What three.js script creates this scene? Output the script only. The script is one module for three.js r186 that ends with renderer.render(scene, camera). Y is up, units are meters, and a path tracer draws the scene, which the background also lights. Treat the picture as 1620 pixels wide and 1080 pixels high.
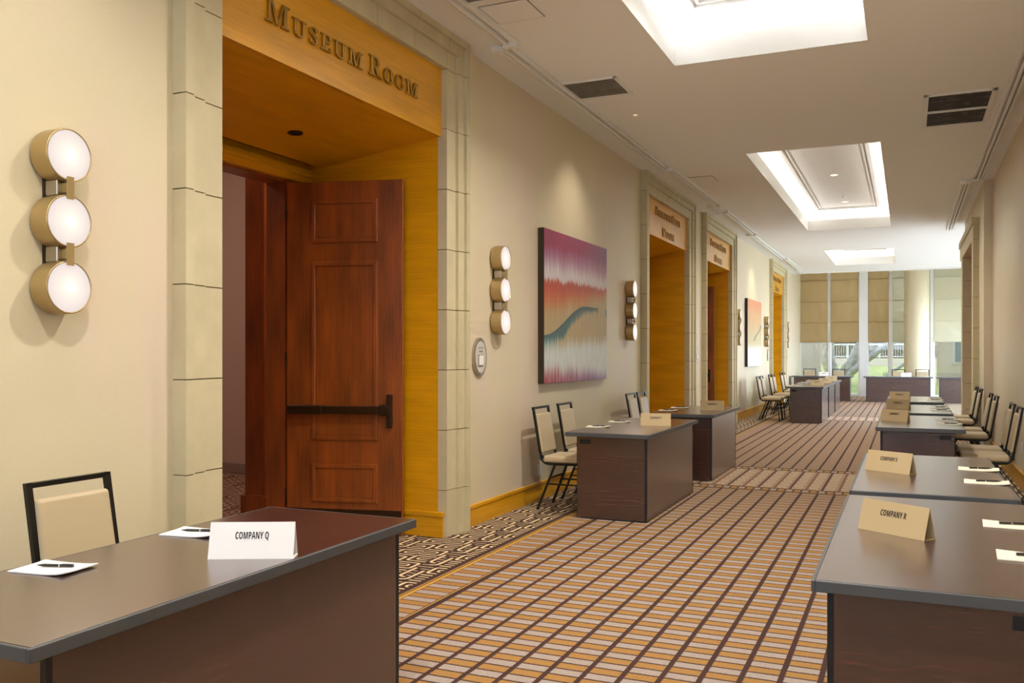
import * as THREE from 'three';
import { RoundedBoxGeometry } from 'three/addons/geometries/RoundedBoxGeometry.js';
import { TextGeometry } from 'three/addons/geometries/TextGeometry.js';
import { FontLoader } from 'three/addons/loaders/FontLoader.js';
import { mergeGeometries } from 'three/addons/utils/BufferGeometryUtils.js';
import { RectAreaLightUniformsLib } from 'three/addons/lights/RectAreaLightUniformsLib.js';

RectAreaLightUniformsLib.init();
// ------------------------------------------------------------------ camera, sky, sun, exposure
// Corridor runs along -z ("d" below is distance down the corridor, d = -z); x to the right, y up, metres.
const scene = new THREE.Scene();
const FOCAL = 1405, W_PX = 1620, H_PX = 1080;
const camera = new THREE.PerspectiveCamera(2 * Math.atan(H_PX / 2 / FOCAL) * 180 / Math.PI, W_PX / H_PX, 0.05, 400);
camera.position.set(0, 1.45, 0);
camera.rotation.y = Math.atan((1435 - 810) / FOCAL);
camera.setViewOffset(W_PX, H_PX, 0, -19, W_PX, H_PX);
scene.add(camera);
const renderer = new THREE.WebGLRenderer({ antialias: true });
renderer.toneMapping = THREE.LinearToneMapping;
renderer.toneMappingExposure = 2.35;
renderer.shadowMap.enabled = true;
{
  const w = 64, h = 32, a = new Float32Array(w * h * 4);
  for (let j = 0; j < h; j++) for (let i = 0; i < w; i++) {
    const e = Math.max(0, (j + 0.5) / h * 2 - 1), k = (j * w + i) * 4, L = 5.0;
    a[k] = L * (0.82 - 0.36 * e); a[k + 1] = L * (0.95 - 0.24 * e); a[k + 2] = L * (1.16 - 0.04 * e); a[k + 3] = 1;
  }
  const t = new THREE.DataTexture(a, w, h, THREE.RGBAFormat, THREE.FloatType);
  t.mapping = THREE.EquirectangularReflectionMapping; t.magFilter = THREE.LinearFilter; t.needsUpdate = true;
  scene.background = t;
}
const sun = new THREE.DirectionalLight(0xfff2dd, 3.5);
sun.position.set(-9, 30, -50); sun.target.position.set(-1, 0, -32);
sun.shadow.mapSize.set(2048, 2048);
Object.assign(sun.shadow.camera, { left: -25, right: 25, top: 25, bottom: -25, near: 1, far: 90 });
scene.add(sun, sun.target);
const LAMP = { cove: [6, 3.8, 2], down: [12, 7.5, 3], wash: 2.4, sconce: 6, room: 5 };

// ------------------------------------------------------------------ helpers
let seed = 7;
const rnd = () => { seed = (seed * 1664525 + 1013904223) >>> 0; return seed / 4294967296; };
const hash = (x, y, s = 0) => { let h = (Math.imul(x | 0, 374761393) + Math.imul(y | 0, 668265263) + Math.imul(s | 0, 982451653)) | 0; h = Math.imul(h ^ (h >>> 13), 1274126177); return ((h ^ (h >>> 16)) >>> 0) / 4294967296; };
function vnoise(x, y, px, py, s) {          // value noise repeating every px, py cells
  const xi = Math.floor(x), yi = Math.floor(y), fx = x - xi, fy = y - yi, u = fx * fx * (3 - 2 * fx), v = fy * fy * (3 - 2 * fy);
  const m = (a, b) => ((a % b) + b) % b, g = (i, j) => hash(m(i, px), m(j, py), s);
  return (g(xi, yi) * (1 - u) + g(xi + 1, yi) * u) * (1 - v) + (g(xi, yi + 1) * (1 - u) + g(xi + 1, yi + 1) * u) * v;
}
const fbm = (u, v, fx, fy, s, o = 4) => { let a = 0.5, r = 0, t = 0; for (let k = 0; k < o; k++) { r += a * vnoise(u * fx, v * fy, fx, fy, s + k); t += a; a *= 0.5; fx *= 2; fy *= 2; } return r / t; };
const mix = (a, b, t) => a.map((x, i) => x + (b[i] - x) * t);
const sstep = (a, b, x) => { const t = Math.min(1, Math.max(0, (x - a) / (b - a))); return t * t * (3 - 2 * t); };
function pixelTexture(w, h, fn, sizeU = 1, sizeV = 1, srgb = true) {     // fn(u, v) -> [r, g, b] 0..255, size in metres
  const a = new Uint8Array(w * h * 4);
  for (let j = 0; j < h; j++) for (let i = 0; i < w; i++) {
    const c = fn((i + 0.5) / w, (j + 0.5) / h, i, j), k = (j * w + i) * 4;
    a[k] = Math.min(255, Math.max(0, c[0])); a[k + 1] = Math.min(255, Math.max(0, c[1])); a[k + 2] = Math.min(255, Math.max(0, c[2])); a[k + 3] = 255;
  }
  const t = new THREE.DataTexture(a, w, h);
  t.wrapS = t.wrapT = THREE.RepeatWrapping; t.magFilter = THREE.LinearFilter; t.minFilter = THREE.LinearMipmapLinearFilter; t.generateMipmaps = true;
  if (srgb) t.colorSpace = THREE.SRGBColorSpace;
  t.repeat.set(1 / sizeU, 1 / sizeV); t.needsUpdate = true;
  return t;
}
function canvasTexture(w, h, draw, sizeU = 1, sizeV = 1) {
  const c = document.createElement('canvas'); c.width = w; c.height = h; draw(c.getContext('2d'), w, h);
  const t = new THREE.CanvasTexture(c); t.colorSpace = THREE.SRGBColorSpace; t.wrapS = t.wrapT = THREE.RepeatWrapping; t.repeat.set(1 / sizeU, 1 / sizeV);
  return t;
}
const mat = (color, roughness = 0.6, more = {}) => new THREE.MeshPhysicalMaterial({ color, roughness, ...more });
const names = {};
const numbered = (n) => { const k = names[n] = (names[n] ?? -1) + 1; return k ? n + '_' + String(k).padStart(3, '0') : n; };
function uvm(g, turn = false, ou = 0, ov = 0) {          // uv in metres by facing; turn swaps the grain direction
  g = g.index ? g.toNonIndexed() : g;
  const p = g.attributes.position, n = g.attributes.normal, uv = new Float32Array(p.count * 2);
  for (let i = 0; i < p.count; i++) {
    const ax = Math.abs(n.getX(i)), ay = Math.abs(n.getY(i)), az = Math.abs(n.getZ(i)), x = p.getX(i), y = p.getY(i), z = p.getZ(i);
    let u, v;
    if (ax >= ay && ax >= az) { u = z; v = y; } else if (ay >= az) { u = z; v = x; } else { u = x; v = y; }
    uv[i * 2] = (turn ? v : u) + ou; uv[i * 2 + 1] = (turn ? u : v) + ov;
  }
  g.setAttribute('uv', new THREE.BufferAttribute(uv, 2));
  return g;
}
const box = (x0, x1, y0, y1, d0, d1) => new THREE.BoxGeometry(Math.abs(x1 - x0), Math.abs(y1 - y0), Math.abs(d1 - d0)).translate((x0 + x1) / 2, (y0 + y1) / 2, -(d0 + d1) / 2);
const rbox = (x0, x1, y0, y1, d0, d1, r = 0.004, s = 1) => new RoundedBoxGeometry(Math.abs(x1 - x0), Math.abs(y1 - y0), Math.abs(d1 - d0), s, r).translate((x0 + x1) / 2, (y0 + y1) / 2, -(d0 + d1) / 2);
function join(list) { return mergeGeometries(list.map((g) => { g = g.index ? g.toNonIndexed() : g; for (const k of Object.keys(g.attributes)) if (!['position', 'normal', 'uv'].includes(k)) g.deleteAttribute(k); return g; })); }
function bar(a, b, w, h = w) {                            // straight bar of section w x h from a to b
  const A = new THREE.Vector3(...a), B = new THREE.Vector3(...b), L = A.distanceTo(B), g = new THREE.BoxGeometry(w, h, L), m = new THREE.Matrix4();
  m.lookAt(A, B, Math.abs(B.y - A.y) > 0.98 * L ? new THREE.Vector3(0, 0, 1) : new THREE.Vector3(0, 1, 0)); m.setPosition(A.add(B).multiplyScalar(0.5));
  return g.applyMatrix4(m);
}
const tube = (pts, r, seg = 16, rs = 8) => new THREE.TubeGeometry(new THREE.CatmullRomCurve3(pts.map((p) => new THREE.Vector3(...p)), false, 'catmullrom', 0.3), seg, r, rs);
function part(name, g, m, parent, label) { const o = new THREE.Mesh(g, m); o.name = name; parent.add(o); if (label) o.userData.label = label; return o; }
function struct(name, g, m) { const o = new THREE.Mesh(g, m); o.name = numbered(name); o.userData = { kind: 'structure' }; scene.add(o); return o; }
function structGroup(name) { const o = new THREE.Group(); o.name = numbered(name); o.userData = { kind: 'structure' }; scene.add(o); return o; }
function thing(name, label, category, [x, y, z] = [0, 0, 0], turn = 0, group) {
  const o = new THREE.Group(); o.name = numbered(name); o.position.set(x, y, z); o.rotation.y = turn; o.userData = { label, category };
  if (group) o.userData.group = group;
  scene.add(o); return o;
}
function copyOf(src, label, [x, y, z], turn = 0, group) {
  const o = src.clone(); o.name = numbered(src.name.replace(/_\d{3}$/, '')); o.position.set(x, y, z); o.rotation.y = turn; o.userData = { ...src.userData, label };
  if (group) o.userData.group = group;
  scene.add(o); return o;
}
const loader = new FontLoader();
const serif = await loader.loadAsync('fonts/droid/droid_serif_regular.typeface.json');
const sansBold = await loader.loadAsync('fonts/droid/droid_sans_bold.typeface.json');
function textGeo(str, size, depth, font, curve = 3, bevel = 0) {
  const g = new TextGeometry(str, { font, size, depth, curveSegments: curve, bevelEnabled: bevel > 0, bevelSize: bevel, bevelThickness: bevel, bevelSegments: 1 });
  g.computeBoundingBox(); return g;
}

// ------------------------------------------------------------------ materials
const wallTex = pixelTexture(1024, 1024, (u, v) => {
  const n = fbm(u, v, 3, 3, 11, 5), m = fbm(u, v, 7, 2, 31, 4), f = hash(u * 1024, v * 1024, 3);
  const k = 0.97 + 0.05 * (n - 0.5) + 0.02 * (f - 0.5);
  return mix([224, 211, 176], [226, 208, 182], sstep(0.35, 0.65, m)).map((c) => c * k);
}, 3.1, 3.1);
const stoneTex = pixelTexture(512, 512, (u, v) => {
  const n = fbm(u, v, 6, 6, 51, 5), f = hash(u * 512, v * 512, 9), s = fbm(u, v, 40, 40, 77, 2);
  return [216, 203, 164].map((c) => c * (0.93 + 0.1 * (n - 0.5) + 0.035 * (f - 0.5) ));
}, 0.9, 0.9);
const honeyTex = pixelTexture(1024, 512, (u, v) => {
  const w = fbm(u, v, 3, 8, 61, 3), g = fbm(u, v, 4, 150, 63, 3), f = fbm(u, v, 14, 260, 67, 2);
  const k = 0.92 + 0.12 * (g - 0.5) + 0.1 * (w - 0.5) + 0.06 * (f - 0.5);
  return [238, 170, 8].map((c, i) => c * k * (i === 2 ? 0.9 + 0.3 * g : 1));
}, 1.3, 0.65);
const mahoganyTex = pixelTexture(1024, 512, (u, v) => {
  const w = fbm(u, v, 2, 6, 71, 4), g = fbm(u, v, 3, 110, 73, 3), f = fbm(u, v, 20, 240, 79, 2);
  const k = 0.82 + 0.45 * (w - 0.5) + 0.22 * (g - 0.5) + 0.12 * (f - 0.5);
  return [172, 86, 28].map((c) => c * k);
}, 1.1, 0.7);
const wengeTex = pixelTexture(1024, 1024, (u, v) => {      // dark laminate with flame figure
  const bend = 0.09 * (fbm(u, v, 2, 2, 81, 2) - 0.5), band = fbm(u, v, 1, 9, 83, 3), vv = v + bend;
  const ring = 0.5 + 0.5 * Math.sin(2 * Math.PI * (vv * 34 + 3.2 * fbm(u, v, 3, 3, 87, 3))), g = fbm(u, v, 10, 256, 89, 2);
  const figure = sstep(0.52, 0.66, band);
  const k = 0.86 + 0.42 * (g - 0.5) + figure * 0.2 * (Math.pow(ring, 4) - 0.25) + 0.2 * (band - 0.5);
  return [76, 46, 37].map((c) => c * k);
}, 1.15, 1.15);
const fieldTex = (() => {                                  // carpet field: rust-brown grid, gold and pale bars
  const CW = 0.164, RH = 0.078;
  return pixelTexture(1024, 1024, (u, v, i, j) => {
    const x = u * 4, y = v * 8, cx = (x % 1) * CW, cy = (y % 1) * RH, row = Math.floor(y) % 2;
    const tuft = 0.82 + 0.3 * hash(i >> 1, j, 5) + 0.12 * (hash(i >> 2, j >> 2, 6) - 0.5) + 0.1 * ((i + j * 2) % 8 < 4 ? 1 : -1) * 0.6;
    const edge = 0.006 * (hash(i >> 2, j >> 2, 8) - 0.5);
    const dark = cx < 0.026 + edge || cy < 0.013 + edge;
    return (dark ? [68, 38, 29] : row ? [172, 126, 64] : [174, 157, 145]).map((c) => c * tuft);
  }, 4 * CW, 8 * RH);
})();
const stripTex = pixelTexture(1024, 512, (u, v, i, j) => {  // side strip, u across from the border (0) to the field (1), 0.36 m wide
  const x = u * 0.36, y = v * 4, cy = (y % 1) * 0.078, row = Math.floor(y) % 2, tuft = 0.82 + 0.3 * hash(i >> 2, j >> 1, 15);
  let c = [64, 35, 26];
  if (x > 0.045 && x < 0.055) c = [190, 148, 72];
  else if (x > 0.065 && x < 0.095) c = [196, 148, 56];
  else if (x > 0.1 && x < 0.3 && cy > 0.011) c = row ? [166, 118, 58] : [168, 150, 138];
  else if (x > 0.308 && x < 0.318) c = [190, 148, 72];
  return c.map((k) => k * tuft);
}, 0.36, 0.312);
function squiggle(g, w, h, dark, light, lw) {            // tile 0.5 m (across) x 0.41 m (along); mirrored interlocking hooks
  g.fillStyle = dark; g.fillRect(0, 0, w, h);
  for (let k = 0; k < 5000; k++) { g.fillStyle = rnd() < 0.5 ? 'rgba(30,14,8,0.18)' : 'rgba(190,150,110,0.12)'; g.fillRect(rnd() * w, rnd() * h, 3, 2); }
  const sx = w / 0.5, sy = h / 0.41;
  g.strokeStyle = light; g.lineCap = 'round'; g.lineJoin = 'round';
  for (const m of [-1, 1]) for (const oy of [-0.41, 0, 0.41]) {
    const X = (u) => w / 2 + m * u * sx, Y = (d) => h - (d + oy + (m > 0 ? 0.0 : 0.06)) * sy;
    const hook = (u0, u1, d0, d1, e) => { const r = Math.min(0.022, (d1 - d0) / 2); g.beginPath(); g.moveTo(X(u0), Y(d0)); g.lineTo(X(u1 - e * r), Y(d0)); g.quadraticCurveTo(X(u1), Y(d0), X(u1), Y(d0 + r)); g.lineTo(X(u1), Y(d1 - r)); g.quadraticCurveTo(X(u1), Y(d1), X(u1 - e * r), Y(d1)); g.lineTo(X(u0), Y(d1)); g.stroke(); };
    g.lineWidth = lw;
    hook(0.08, 0.225, 0.015, 0.165, 1); hook(0.25, 0.085, 0.22, 0.37, -1);
    g.beginPath(); g.moveTo(X(0.0), Y(0.015)); g.quadraticCurveTo(X(0.045), Y(0.015), X(0.045), Y(0.06)); g.lineTo(X(0.045), Y(0.25)); g.stroke();
    g.lineWidth = lw * 0.8;
    hook(0.09, 0.175, 0.065, 0.115, 1); hook(0.25, 0.135, 0.27, 0.32, -1);
    g.lineWidth = lw * 0.6;
    for (const d of [0.115, 0.175, 0.3, 0.36]) { g.beginPath(); g.moveTo(X(0), Y(d)); g.lineTo(X(d > 0.25 ? 0.055 : 0.02), Y(d)); g.stroke(); }
  }
}
const borderTex = canvasTexture(512, 512, (g, w, h) => squiggle(g, w, h, '#3a2014', '#e4ca9c', 22), 0.5, 0.41);
const roomTex = canvasTexture(512, 512, (g, w, h) => squiggle(g, w, h, '#4c251a', '#d0ae90', 22), 0.5, 0.41);
const bandTex = canvasTexture(1024, 512, (g, w, h) => {    // cross band: pale ground, brown joints, cream hooks
  g.fillStyle = '#b89b7e'; g.fillRect(0, 0, w, h);
  for (let y = 0; y < h; y += 16) { g.fillStyle = 'rgba(110,66,46,0.75)'; g.fillRect(0, y, w, 4); }
  for (let k = 0; k < 3; k++) { g.fillStyle = '#52301f'; g.fillRect(k * w / 3 + 20, 0, 26, h); g.fillStyle = 'rgba(120,72,50,0.75)'; g.fillRect(k * w / 3 + 195, 0, 26, h); }
  g.strokeStyle = '#e0cfab'; g.lineWidth = 14; g.lineJoin = 'round';
  for (let k = 0; k < 6; k++) for (let j = 0; j < 4; j++) {
    const x = k * w / 6 + 66, y = j * h / 4 + 18, f = (k + j) % 2;
    g.beginPath(); g.moveTo(x + (f ? 0 : 88), y); g.lineTo(x + 44, y); g.lineTo(x + (f ? 88 : 0), y + 4); g.lineTo(x + (f ? 88 : 0), y + 46); g.stroke();
    g.beginPath(); g.moveTo(x + (f ? 88 : 0), y + 80); g.lineTo(x + (f ? 10 : 78), y + 80); g.stroke();
  }
}, 0.984, 0.5);
const squaresTex = pixelTexture(512, 128, (u, v, i, j) => {   // row of gold and pale squares closing a cross band
  const x = (u * 4) % 1, k = Math.floor(u * 4) % 2, tuft = 0.82 + 0.3 * hash(i >> 1, j >> 1, 25);
  const inside = v > 0.3 && v < 0.72 && x > 0.12 && x < 0.9, line = v > 0.08 && v < 0.2 || v > 0.82 && v < 0.94;
  return (inside ? (k ? [184, 140, 74] : [182, 166, 152]) : line ? [150, 112, 66] : [72, 41, 30]).map((c) => c * tuft);
}, 0.328, 0.26);
const pileBump = pixelTexture(256, 256, (u, v, i, j) => { const n = 110 + 120 * hash(i, j, 41) + 20 * (hash(i >> 2, j >> 2, 42)); return [n, n, n]; }, 0.25, 0.25, false);
const M = {
  wall: mat(0xffffff, 0.42, { map: wallTex }),
  ceiling: mat(0xf4f4f3, 0.7), white: mat(0xecebe8, 0.45), coffer: mat(0xf2f1ed, 0.6),
  stone: mat(0xffffff, 0.62, { map: stoneTex }), joint: mat(0x6f6138, 0.9),
  honey: mat(0xffffff, 0.34, { map: honeyTex, clearcoat: 0.35, clearcoatRoughness: 0.25 }),
  mahogany: mat(0xffffff, 0.36, { map: mahoganyTex, clearcoat: 0.3, clearcoatRoughness: 0.3 }),
  wenge: mat(0xffffff, 0.27, { map: wengeTex, ior: 1.75, clearcoat: 0.8, clearcoatRoughness: 0.26 }),
  edge: mat(0x4a4c4e, 0.42), black: mat(0x101012, 0.5), frame: mat(0x16140f, 0.35, { metalness: 0.3 }),
  vinyl: mat(0xbfab88, 0.4), brass: mat(0xb38f48, 0.24, { metalness: 0.95 }), champagne: mat(0xb8a070, 0.32, { metalness: 0.75 }),
  nickel: mat(0xb4aca0, 0.28, { metalness: 1 }), bronze: mat(0x3a2a18, 0.4, { metalness: 0.7 }), dark: mat(0x1c120c, 0.8),
  card: mat(0xbfa77c, 0.7), paper: mat(0xe8dfc8, 0.75), whiteCard: mat(0xf1eeea, 0.7), ink: mat(0x17120f, 0.7), pen: mat(0x262320, 0.25),  // card, paper: white stock with shade and warm light put into the colour
  chrome: mat(0xc9c9cc, 0.2, { metalness: 1 }), glass: mat(0xffffff, 0.02, { transmission: 1, thickness: 0, ior: 1.5 }), greyGlass: mat(0xdedede, 0.02, { transmission: 1, thickness: 0, ior: 1.5 }), dimmingGlass: mat(0xb2b2b0, 0.02, { transmission: 1, thickness: 0, ior: 1.5 }),  // added tints: end panes dim the outdoors, grey panes weaken the back window
  shade: mat(0xb79a69, 0.9, { transmission: 0.35, thickness: 0, side: THREE.DoubleSide }), shadePale: mat(0xd2cbae, 0.9, { transmission: 0.4, thickness: 0, side: THREE.DoubleSide }),
  field: mat(0xffffff, 0.95, { map: fieldTex, bumpMap: pileBump, bumpScale: 0.004 }), strip: mat(0xffffff, 0.95, { map: stripTex }), border: mat(0xffffff, 0.95, { map: borderTex }),
  band: mat(0xffffff, 0.95, { map: bandTex }), squares: mat(0xffffff, 0.95, { map: squaresTex }), roomCarpet: mat(0xffffff, 0.95, { map: roomTex }),
  roomWall: mat(0xb59a8e, 0.7), stucco: mat(0xeadbc9, 0.9),
};

// ------------------------------------------------------------------ dimensions
const WL = -3.35, WR = 1.135, CEIL = 3.97, D0 = -3.2, BAY = 29.0, DEND = 32.0;
const PORTALS = [3.36, 11.89, 15.86, 24.40], PW = 3.13, PO = 0.31;      // outer start, outer width, surround width
const OPEN_TOP = 3.69, PANEL_BOTTOM = 3.16, PANEL_X = -3.36, BACK = -4.66;

// ------------------------------------------------------------------ floor
{
  const f = structGroup('floor');
  const flat = (x0, x1, d0, d1, y = 0) => { const g = new THREE.PlaneGeometry(x1 - x0, d1 - d0).rotateX(-Math.PI / 2).translate((x0 + x1) / 2, y, -(d0 + d1) / 2); const p = g.attributes.position, uv = g.attributes.uv; for (let i = 0; i < p.count; i++) uv.setXY(i, p.getX(i) + 2.495, -p.getZ(i)); return g; };
  part('slab', box(-9.6, 3.2, -0.2, -0.004, D0 - 0.3, DEND + 0.3), M.dark, f);
  const XA = -2.83, XB = -2.47, XC = 0.27, XD = 0.63;
  const bands = [[9.66, 11.66], [20.30, 22.0]];
  let at = D0; const runs = [];
  for (const [a, b] of bands) { runs.push([at, a]); at = b; }
  runs.push([at, DEND]);
  part('carpet_field', join(runs.map(([a, b]) => flat(XB, XC, a, b))), M.field, f);
  part('carpet_band', join(bands.map(([a, b]) => flat(XB, XC, a + 0.26, b - 0.26))), M.band, f);
  part('carpet_squares', join(bands.flatMap(([a, b]) => [flat(XB, XC, a, a + 0.26), flat(XB, XC, b - 0.26, b)].map((g, i) => { const p = g.attributes.position, uv = g.attributes.uv; for (let k = 0; k < p.count; k++) uv.setY(k, -p.getZ(k) - (i ? b - 0.26 : a)); return g; }))), M.squares, f);
  const sL = flat(XA, XB, D0, DEND), sR = flat(XC, XD, D0, DEND);
  for (const [g, fn] of [[sL, (x) => x - XA], [sR, (x) => XD - x]]) { const p = g.attributes.position, uv = g.attributes.uv; for (let k = 0; k < p.count; k++) uv.setXY(k, fn(p.getX(k)), -p.getZ(k)); }
  part('carpet_edge_stripes', join([sL, sR]), M.strip, f);
  M.border.map.offset.x = 0.5 + (2.99 - 2.495) / 0.5;
  part('carpet_border', join([flat(-4.68, XA, D0, DEND), flat(XD, 3.0, D0, DEND)]), M.border, f);
  part('room_carpet', flat(-9.4, -4.68, D0, DEND), M.roomCarpet, f);
}

// ------------------------------------------------------------------ left wall, portals
{
  const segs = []; let at = D0;
  for (const p of PORTALS) { segs.push([at, p + 0.1]); at = p + PW - 0.1; }
  segs.push([at, DEND]);
  struct('wall_left', uvm(join(segs.map(([a, b]) => box(WL - 0.28, WL, 0, CEIL + 0.6, a, b)).concat(PORTALS.map((p) => box(WL - 0.28, WL - 0.02, OPEN_TOP + 0.02, CEIL + 0.6, p, p + PW))))), M.wall);
  const skirt = [];
  at = D0;
  for (const p of PORTALS) { skirt.push([at, p]); at = p + PW; }
  skirt.push([at, DEND]);
  const bb = structGroup('baseboard_left');
  for (const [a, b] of skirt) { part('board', uvm(box(WL, WL + 0.018, 0, 0.145, a, b)), M.honey, bb); part('cap', uvm(rbox(WL, WL + 0.026, 0.145, 0.18, a, b, 0.008, 2)), M.honey, bb); }
}
const X1 = -3.31, X2 = -3.285, X3 = -3.26, F1 = 0.15, F2 = 0.25, F3 = PO;      // fascia planes and their limits measured from the opening
const LEVELS = [0, 0.37, 0.845, 1.32, 1.795, 2.27, 2.745, 3.22, OPEN_TOP];
function stoneSurround(p) {
  const t = structGroup('trim_1'.replace('1', String(PORTALS.indexOf(p) + 1)));
  const a = p + PO, b = p + PW - PO, g = 0.003, BK = WL - 0.04;
  const piece = (s, e, y0, y1) => {              // pilaster block; s = opening edge, e = -1 towards camera, +1 away
    const q = (u0, u1, X) => { const A = s + e * u0, B = s + e * u1; return box(BK, X, y0 + g, y1 - g, Math.min(A, B), Math.max(A, B)); };
    return uvm(join([q(0, F1, X1), q(F1, F2, X2), q(F2, F3, X3)]), false, y0 * 0.37, p * 0.21 + e);
  };
  for (let k = 0; k < LEVELS.length - 1; k++) for (const [s, e] of [[a, -1], [b, 1]]) part('stone_block', piece(s, e, LEVELS[k], LEVELS[k + 1]), M.stone, t);
  const top = CEIL - 0.003, fy = [OPEN_TOP, OPEN_TOP + 0.14, OPEN_TOP + 0.225, top];
  const n = 5, step = (b - a) / n;
  for (let k = 0; k < n; k++) {
    const d0 = a + k * step + g, d1 = a + (k + 1) * step - g;
    part('header_block', uvm(join([box(BK, X1, fy[0] + g, fy[1], d0, d1), box(BK, X2, fy[1], fy[2], d0, d1), box(BK, X3, fy[2], fy[3], d0, d1)]), false, k * 0.31), M.stone, t);
  }
  for (const [s, e] of [[a, -1], [b, 1]]) {
    const q = (u0, u1, y0, y1, X) => { const A = s + e * (u0 + g), B = s + e * u1; return box(BK, X, y0, y1, Math.min(A, B), Math.max(A, B)); };
    part('corner_block', uvm(join([q(0, F1, fy[0] + g, fy[1], X1), q(0, F1, fy[1], fy[2], X2), q(F1, F2, fy[0] + g, fy[2], X2), q(0, F2, fy[2], fy[3], X3), q(F2, F3, fy[0] + g, fy[3], X3)])), M.stone, t);
  }
  part('mortar', join([box(BK, X1 - 0.006, 0, top - 0.01, a - F3 + 0.006, a - 0.006), box(BK, X1 - 0.006, 0, top - 0.01, b + 0.006, b + F3 - 0.006), box(BK, X1 - 0.006, OPEN_TOP + 0.006, top - 0.01, a - 0.01, b + 0.01),
    box(BK, X2 - 0.006, 0, top - 0.01, a - F3 + 0.006, a - F1 - 0.006), box(BK, X2 - 0.006, 0, top - 0.01, b + F1 + 0.006, b + F3 - 0.006), box(BK, X3 - 0.006, 0, top - 0.01, a - F3 + 0.006, a - F2 - 0.006), box(BK, X3 - 0.006, 0, top - 0.01, b + F2 + 0.006, b + F3 - 0.006),
    box(BK, X2 - 0.006, fy[1] + 0.006, top - 0.01, a - F2, b + F2), box(BK, X3 - 0.006, fy[2] + 0.006, top - 0.01, a - F2, b + F2)]), M.joint, t);
}
const HINGE_N = 0.32, HINGE_F = 0.32, HEAD = 2.85;      // door opening is set in from the recess on both sides
function recess(p, i) {
  const t = structGroup('door_' + (i + 1));
  const a = p + PO, b = p + PW - PO, T = 0.1;
  part('sign_panel', uvm(box(PANEL_X - 0.04, PANEL_X, PANEL_BOTTOM, OPEN_TOP + 0.05, a - 0.02, b + 0.02), false), M.honey, t);
  for (const [s, e] of [[a, -1], [b, 1]]) {      // side linings with a plinth
    const A = Math.min(s, s + e * T), B = Math.max(s, s + e * T);
    part('jamb_panel', uvm(box(BACK - 0.1, WL - 0.041, 0, 3.4, A, B), false, s), M.honey, t);
    const A2 = Math.min(s, s - e * 0.02), B2 = Math.max(s, s - e * 0.02);
    part('plinth', uvm(box(-4.45, PANEL_X + 0.02, 0, 0.16, A2, B2)), M.honey, t);
    part('plinth_cap', uvm(rbox(-4.45, PANEL_X + 0.03, 0.16, 0.2, Math.min(s, s - e * 0.03), Math.max(s, s - e * 0.03), 0.006)), M.honey, t);
  }
  const s = new THREE.Shape(); s.moveTo(PANEL_X - 0.04, PANEL_BOTTOM); s.lineTo(-4.5, 3.01); s.lineTo(-4.5, 3.12); s.lineTo(PANEL_X - 0.04, 3.3); s.closePath();
  part('soffit', uvm(new THREE.ExtrudeGeometry(s, { depth: b - a, bevelEnabled: false }).translate(0, 0, -b)), M.honey, t);
  part('slot', box(-4.68, -4.5, 3.06, 3.14, a, b), M.dark, t);
  part('head_trim', uvm(join([rbox(-4.72, -4.6, 2.87, 2.995, a, b, 0.006), rbox(-4.72, -4.585, 2.93, 2.96, a, b, 0.006)])), M.honey, t);
  const j0 = a + HINGE_N, j1 = b - HINGE_F;
  part('back_wall', uvm(join([box(BACK - 0.14, BACK, 0, 2.9, a - 0.1, j0 - 0.06), box(BACK - 0.14, BACK, 0, 2.9, j1 + 0.06, b + 0.1), box(BACK - 0.14, BACK, 2.87, 4.6, a - 0.1, b + 0.1)])), M.honey, t);
  part('door_frame', uvm(join([box(BACK - 0.16, BACK + 0.03, 0, HEAD + 0.03, j0 - 0.07, j0), box(BACK - 0.16, BACK + 0.03, 0, HEAD + 0.03, j1, j1 + 0.07), box(BACK - 0.16, BACK + 0.02, HEAD, HEAD + 0.06, j0 - 0.07, j1 + 0.07)]), true), M.mahogany, t);
  // small dead downlight in the soffit
  const cx = -4.09, cd = p + 1.93, cy = 3.16 - (PANEL_X - cx) / (PANEL_X + 4.5) * 0.15;
  const dl = part('recessed_downlight', new THREE.TorusGeometry(0.048, 0.009, 8, 28).rotateX(Math.PI / 2).translate(cx, cy - 0.002, -cd), M.bronze, t);
  part('dark_lens', new THREE.CylinderGeometry(0.044, 0.044, 0.006, 24).translate(cx, cy, -cd), M.dark, dl);
  return { a, b, j0, j1, t };
}
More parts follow.
